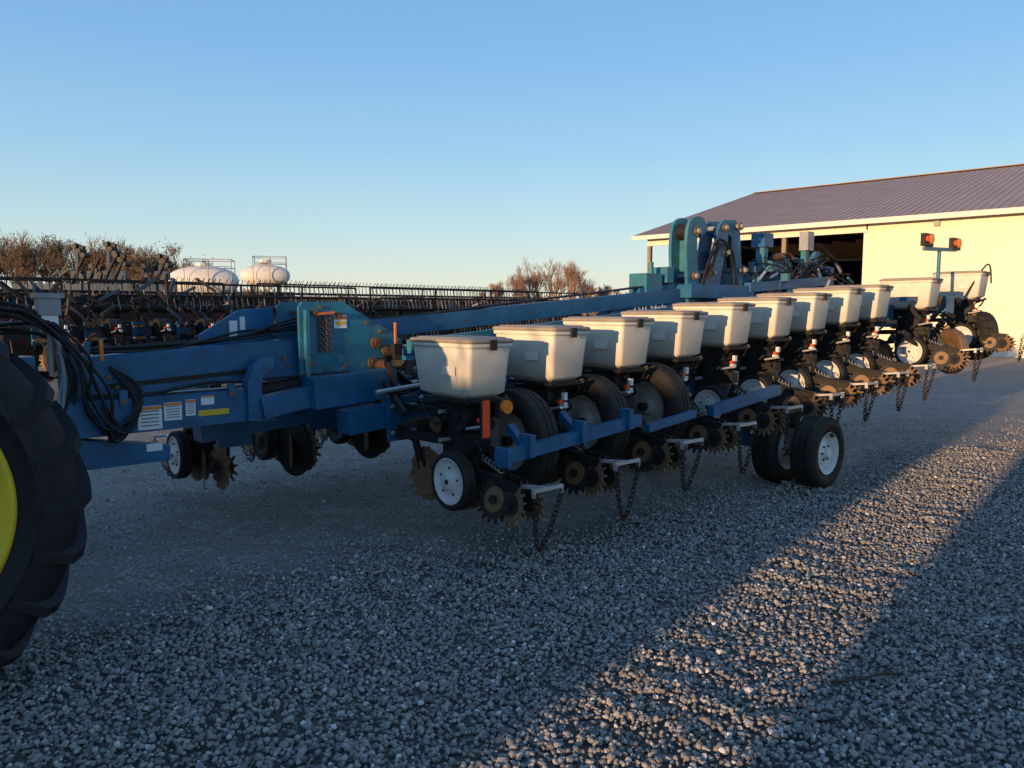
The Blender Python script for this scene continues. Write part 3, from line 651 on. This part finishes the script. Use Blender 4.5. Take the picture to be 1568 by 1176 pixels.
for k in range(13):
    x=-47+k*1.85; h=(12.8,11.0,11.6,10.2,11.4,10.4,10.8,9.6,10.6,10.2,9.8,9.0,8.2)[k]
    tree('autumn_tree' if n==0 else 'autumn_tree.%03d'%n,(x,60+(k*7%5)*.7,0),h,300+n,leaf=[LEAF,LEAFG,LEAF,LEAF] if n%3 else [LEAFG,LEAFG,LEAF],bark=BARKD,nleaf=(700,300,1900,900)[n%4],spread=.65,rmin=.014); n+=1
b=MB(); rd=random.Random(5)
for k in range(26000):
    x=rd.uniform(-190,200); hh=3.2+1.3*math.sin(x*.09)+.9*math.sin(x*.37+1)+.6*math.sin(x*1.3)
    zz=rd.random()**.8*max(1.5,hh)+rd.uniform(-.3,.5); y=150+rd.uniform(-3,3); s=rd.uniform(.15,.5)
    b.add([(x-s*.6,y,zz),(x+s*.5,y+rd.uniform(-.3,.3),zz+rd.uniform(-.3,.3)),(x+rd.uniform(-.3,.3),y,zz+s*1.6)],[(0,1,2)],DRY if rd.random()<.6 else BARKD)
b.obj('distant_tree_line')

# ------------------------------------------------------------------ ground
gm,nt,bs=new_mat('gravel_yard'); N=nt.nodes;L=nt.links
g=N.new('ShaderNodeNewGeometry'); sp=N.new('ShaderNodeSeparateXYZ'); L.new(g.outputs['Position'],sp.inputs[0])
def noise(sc,det=5,rough=.6,vec=None):
    q=N.new('ShaderNodeTexNoise'); q.inputs['Scale'].default_value=sc; q.inputs['Detail'].default_value=det; q.inputs['Roughness'].default_value=rough; L.new(vec or g.outputs['Position'],q.inputs['Vector']); return q.outputs['Fac']
def math_(op,a,b_=None,c=None):
    q=N.new('ShaderNodeMath'); q.operation=op
    for i,v in enumerate((a,b_,c)):
        if v is None: continue
        if isinstance(v,(int,float)): q.inputs[i].default_value=v
        else: L.new(v,q.inputs[i])
    return q.outputs[0]
def mixc(fac,a,b_):
    q=N.new('ShaderNodeMix'); q.data_type='RGBA'; L.new(fac,q.inputs[0])
    for i,v in((6,a),(7,b_)):
        if isinstance(v,tuple): q.inputs[i].default_value=(*v,1)
        else: L.new(v,q.inputs[i])
    return q.outputs[2]
def rng(v,a,b_,c=0,d=1):
    q=N.new('ShaderNodeMapRange'); q.inputs[1].default_value=a;q.inputs[2].default_value=b_;q.inputs[3].default_value=c;q.inputs[4].default_value=d; L.new(v,q.inputs[0]); return q.outputs[0]
def vor(sc):
    q=N.new('ShaderNodeTexVoronoi'); q.inputs['Scale'].default_value=sc; L.new(g.outputs['Position'],q.inputs['Vector']); return q
v1=vor(46); v2=vor(60)
mp=N.new('ShaderNodeMapping'); mp.vector_type='POINT'; mp.inputs['Rotation'].default_value=(0,0,-R(38)); mp.inputs['Scale'].default_value=(.12,1.6,1); L.new(g.outputs['Position'],mp.inputs['Vector'])
track=noise(1.3,4,.6,mp.outputs[0])
line=math_('SUBTRACT',math_('SUBTRACT',sp.outputs['Y'],math_('MULTIPLY',sp.outputs['X'],.647)),5.33)
line=math_('ADD',line,math_('MULTIPLY',math_('SUBTRACT',noise(1.3),.5),1.6))
packed=rng(line,-.15,.7)
sepc=N.new('ShaderNodeSeparateColor'); L.new(v1.outputs['Color'],sepc.inputs[0])
sepc2=N.new('ShaderNodeSeparateColor'); L.new(v2.outputs['Color'],sepc2.inputs[0])
grav=mixc(sepc.outputs[0],(.15,.138,.125),(.32,.30,.27)); grav=mixc(rng(v1.outputs['Distance'],.0,.55),grav,(.11,.10,.09))
pk=mixc(noise(2.2,8),(.26,.23,.195),(.37,.33,.28)); pk=mixc(rng(track,.40,.60),pk,(.25,.215,.175)); pk=mixc(rng(noise(.5,5),.45,.7),pk,(.31,.275,.23))
pk=mixc(rng(noise(38,4),.42,.68),pk,(.18,.158,.135)); 
stones=math_('MULTIPLY',rng(sepc2.outputs[0],.62,.80),rng(noise(3.5,5),.38,.62,.25,1)); pk=mixc(stones,pk,(.50,.465,.42))
col=mixc(packed,grav,pk)
L.new(col,bs.inputs['Base Color']); bs.inputs['Roughness'].default_value=.9; bs.inputs['Specular IOR Level'].default_value=.2
h1=math_('MULTIPLY',v1.outputs['Distance'],-1); h2=math_('ADD',math_('MULTIPLY',v2.outputs['Distance'],-.6),math_('MULTIPLY',noise(30,6),.9))
hm=N.new('ShaderNodeMix'); L.new(packed,hm.inputs[0]); L.new(h1,hm.inputs[2]); L.new(h2,hm.inputs[3])
bp=N.new('ShaderNodeBump'); bp.inputs['Strength'].default_value=1.0; bp.inputs['Distance'].default_value=.020; L.new(hm.outputs[0],bp.inputs['Height'])
bp2n=N.new('ShaderNodeBump'); bp2n.inputs['Strength'].default_value=.5; bp2n.inputs['Distance'].default_value=.05; L.new(math_('ADD',noise(3,4),track),bp2n.inputs['Height']); L.new(bp.outputs[0],bp2n.inputs['Normal'])
L.new(bp2n.outputs[0],bs.inputs['Normal'])
me=bpy.data.meshes.new('ground'); G=3000; me.from_pydata([(-G,-G,0),(G,-G,0),(G,G,0),(-G,G,0)],[],[(0,1,2,3)]); me.materials.append(gm); place(me,'ground')

# crushed stone
NC=520000
X=np.random.uniform(-5.5,12,NC); Y=np.random.uniform(1.0,12,NC)
ln=Y-.647*X-5.33+.35*np.sin(X*2.1+1)+.2*np.sin(X*5+Y*3)
keep=(np.abs(X)<.72*Y+.9)
dens=np.where(ln<0,1,np.clip(.75-ln*.8,.0,1)); dens=np.maximum(dens,np.where(ln<5.5,.03,0))
dens*=np.clip(1.25-Y*.06,.5,1)
keep&=np.random.rand(NC)<dens
X=X[keep];Y=Y[keep];ln=ln[keep];n=len(X)
ph=(1+5**.5)/2
iv=np.array([(-1,ph,0),(1,ph,0),(-1,-ph,0),(1,-ph,0),(0,-1,ph),(0,1,ph),(0,-1,-ph),(0,1,-ph),(ph,0,-1),(ph,0,1),(-ph,0,-1),(-ph,0,1)])/math.sqrt(1+ph*ph)
it=np.array([(0,11,5),(0,5,1),(0,1,7),(0,7,10),(0,10,11),(1,5,9),(5,11,4),(11,10,2),(10,7,6),(7,1,8),(3,9,4),(3,4,2),(3,2,6),(3,6,8),(3,8,9),(4,9,5),(2,4,11),(6,2,10),(8,6,7),(9,8,1)])
V=iv[None]*np.random.uniform(.70,1.2,(n,12,1))
V=V*np.random.uniform(.65,1.3,(n,1,3))
q=np.random.normal(size=(n,4)); q/=np.linalg.norm(q,axis=1,keepdims=True); w,x,y,zq=q.T
Rm=np.stack([1-2*(y*y+zq*zq),2*(x*y-zq*w),2*(x*zq+y*w),2*(x*y+zq*w),1-2*(x*x+zq*zq),2*(y*zq-x*w),2*(x*zq-y*w),2*(y*zq+x*w),1-2*(x*x+y*y)],1).reshape(n,3,3)
V=np.einsum('nij,nkj->nki',Rm,V)
sz=np.random.uniform(.0055,.0145,n)*np.where(np.random.rand(n)<.03,1.5,1); V*=sz[:,None,None]; V[:,:,2]*=.85
und=.012*np.sin(X*3.1+Y*1.7)+.010*np.sin(X*7.3-Y*5.1+1)+.007*np.sin(X*13+Y*17)
V[:,:,0]+=X[:,None];V[:,:,1]+=Y[:,None];V[:,:,2]+=(sz*.45+np.random.uniform(0,.014,n)*(ln<.3)+np.maximum(0,und)*(ln<.3))[:,None]
F=(it[None]+12*np.arange(n)[:,None,None]).reshape(-1)
me=bpy.data.meshes.new('gravel'); nf=20*n
me.vertices.add(12*n); me.vertices.foreach_set('co',V.reshape(-1).astype(np.float32))
me.loops.add(nf*3); me.loops.foreach_set('vertex_index',F.astype(np.int32))
me.polygons.add(nf); me.polygons.foreach_set('loop_start',np.arange(0,nf*3,3,dtype=np.int32))
try: me.polygons.foreach_set('loop_total',np.full(nf,3,dtype=np.int32))
except Exception: pass
at=me.attributes.new('rnd','FLOAT','POINT'); at.data.foreach_set('value',np.repeat(np.random.rand(n),12).astype(np.float32))
me.update(calc_edges=True); me.shade_flat()
pm,nt,bs=new_mat('crushed_stone'); N=nt.nodes; L=nt.links
a=N.new('ShaderNodeAttribute'); a.attribute_name='rnd'; cr=N.new('ShaderNodeValToRGB'); e=cr.color_ramp.elements
e[0].color=(.16,.15,.14,1); e[1].color=(.75,.71,.66,1); e[1].position=1
for p,c in((.35,(.24,.225,.205)),(.7,(.31,.29,.262)),(.96,(.42,.395,.36))): k=e.new(p); k.color=(*c,1)
L.new(a.outputs['Fac'],cr.inputs[0]); L.new(cr.outputs[0],bs.inputs['Base Color']); bs.inputs['Roughness'].default_value=.85; bs.inputs['Specular IOR Level'].default_value=.25
me.materials.append(pm); place(me,'gravel')
b=MB(); b.path(smoothpts([(1.42,3.28,.05),(1.55,3.30,.055),(1.68,3.36,.05),(1.78,3.36,.05)]),.006,CHAIN); b.obj('fallen_stick')

# ------------------------------------------------------------------ light, sky, camera
w=bpy.data.worlds.new('World'); scene.world=w; w.use_nodes=True; nt=w.node_tree; bg=nt.nodes['Background']
sky=nt.nodes.new('ShaderNodeTexSky'); sky.sky_type='NISHITA'; sky.sun_disc=False; sky.sun_elevation=R(SUN_EL); sky.sun_rotation=R(219.4)
sky.air_density=1.0; sky.dust_density=.3; sky.ozone_density=2.0
tc=nt.nodes.new('ShaderNodeTexCoord'); sx_=nt.nodes.new('ShaderNodeSeparateXYZ'); nt.links.new(tc.outputs['Generated'],sx_.inputs[0])
cr=nt.nodes.new('ShaderNodeValToRGB'); nt.links.new(sx_.outputs['Z'],cr.inputs[0]); e=cr.color_ramp.elements
e[0].position=0; e[0].color=(.68,.66,.58,1); e[1].position=1; e[1].color=(.11,.22,.43,1)
for p,c in((.04,(.60,.67,.63)),(.10,(.45,.62,.69)),(.19,(.29,.52,.73)),(.30,(.20,.42,.72)),(.45,(.15,.34,.67))): k=e.new(p); k.color=(*c,1)
s1=nt.nodes.new('ShaderNodeVectorMath'); s1.operation='SCALE'; s1.inputs['Scale'].default_value=.05; nt.links.new(sky.outputs[0],s1.inputs[0])
ad=nt.nodes.new('ShaderNodeVectorMath'); ad.operation='ADD'; nt.links.new(s1.outputs[0],ad.inputs[0]); nt.links.new(cr.outputs[0],ad.inputs[1])
nt.links.new(ad.outputs[0],bg.inputs[0]); bg.inputs[1].default_value=.98
sl=bpy.data.lights.new('sun','SUN'); sl.energy=6.0; sl.angle=R(.5); sl.color=(1,.61,.30)
so=bpy.data.objects.new('sun',sl); scene.collection.objects.link(so)
d=Vector((SUN_DIR.x*math.cos(R(SUN_EL)),SUN_DIR.y*math.cos(R(SUN_EL)),-math.sin(R(SUN_EL)))); so.rotation_euler=d.to_track_quat('-Z','Y').to_euler(); so.location=(-10,-12,8)
cd=bpy.data.cameras.new('camera'); cd.lens=27.05; cd.sensor_width=36; cd.clip_end=8000; cd.clip_start=.05
co=bpy.data.objects.new('camera',cd); scene.collection.objects.link(co); co.location=(0,0,1.7); co.rotation_euler=(R(90-5.5),0,0); scene.camera=co
scene.view_settings.view_transform='Standard'; scene.view_settings.look='None'; scene.view_settings.exposure=0
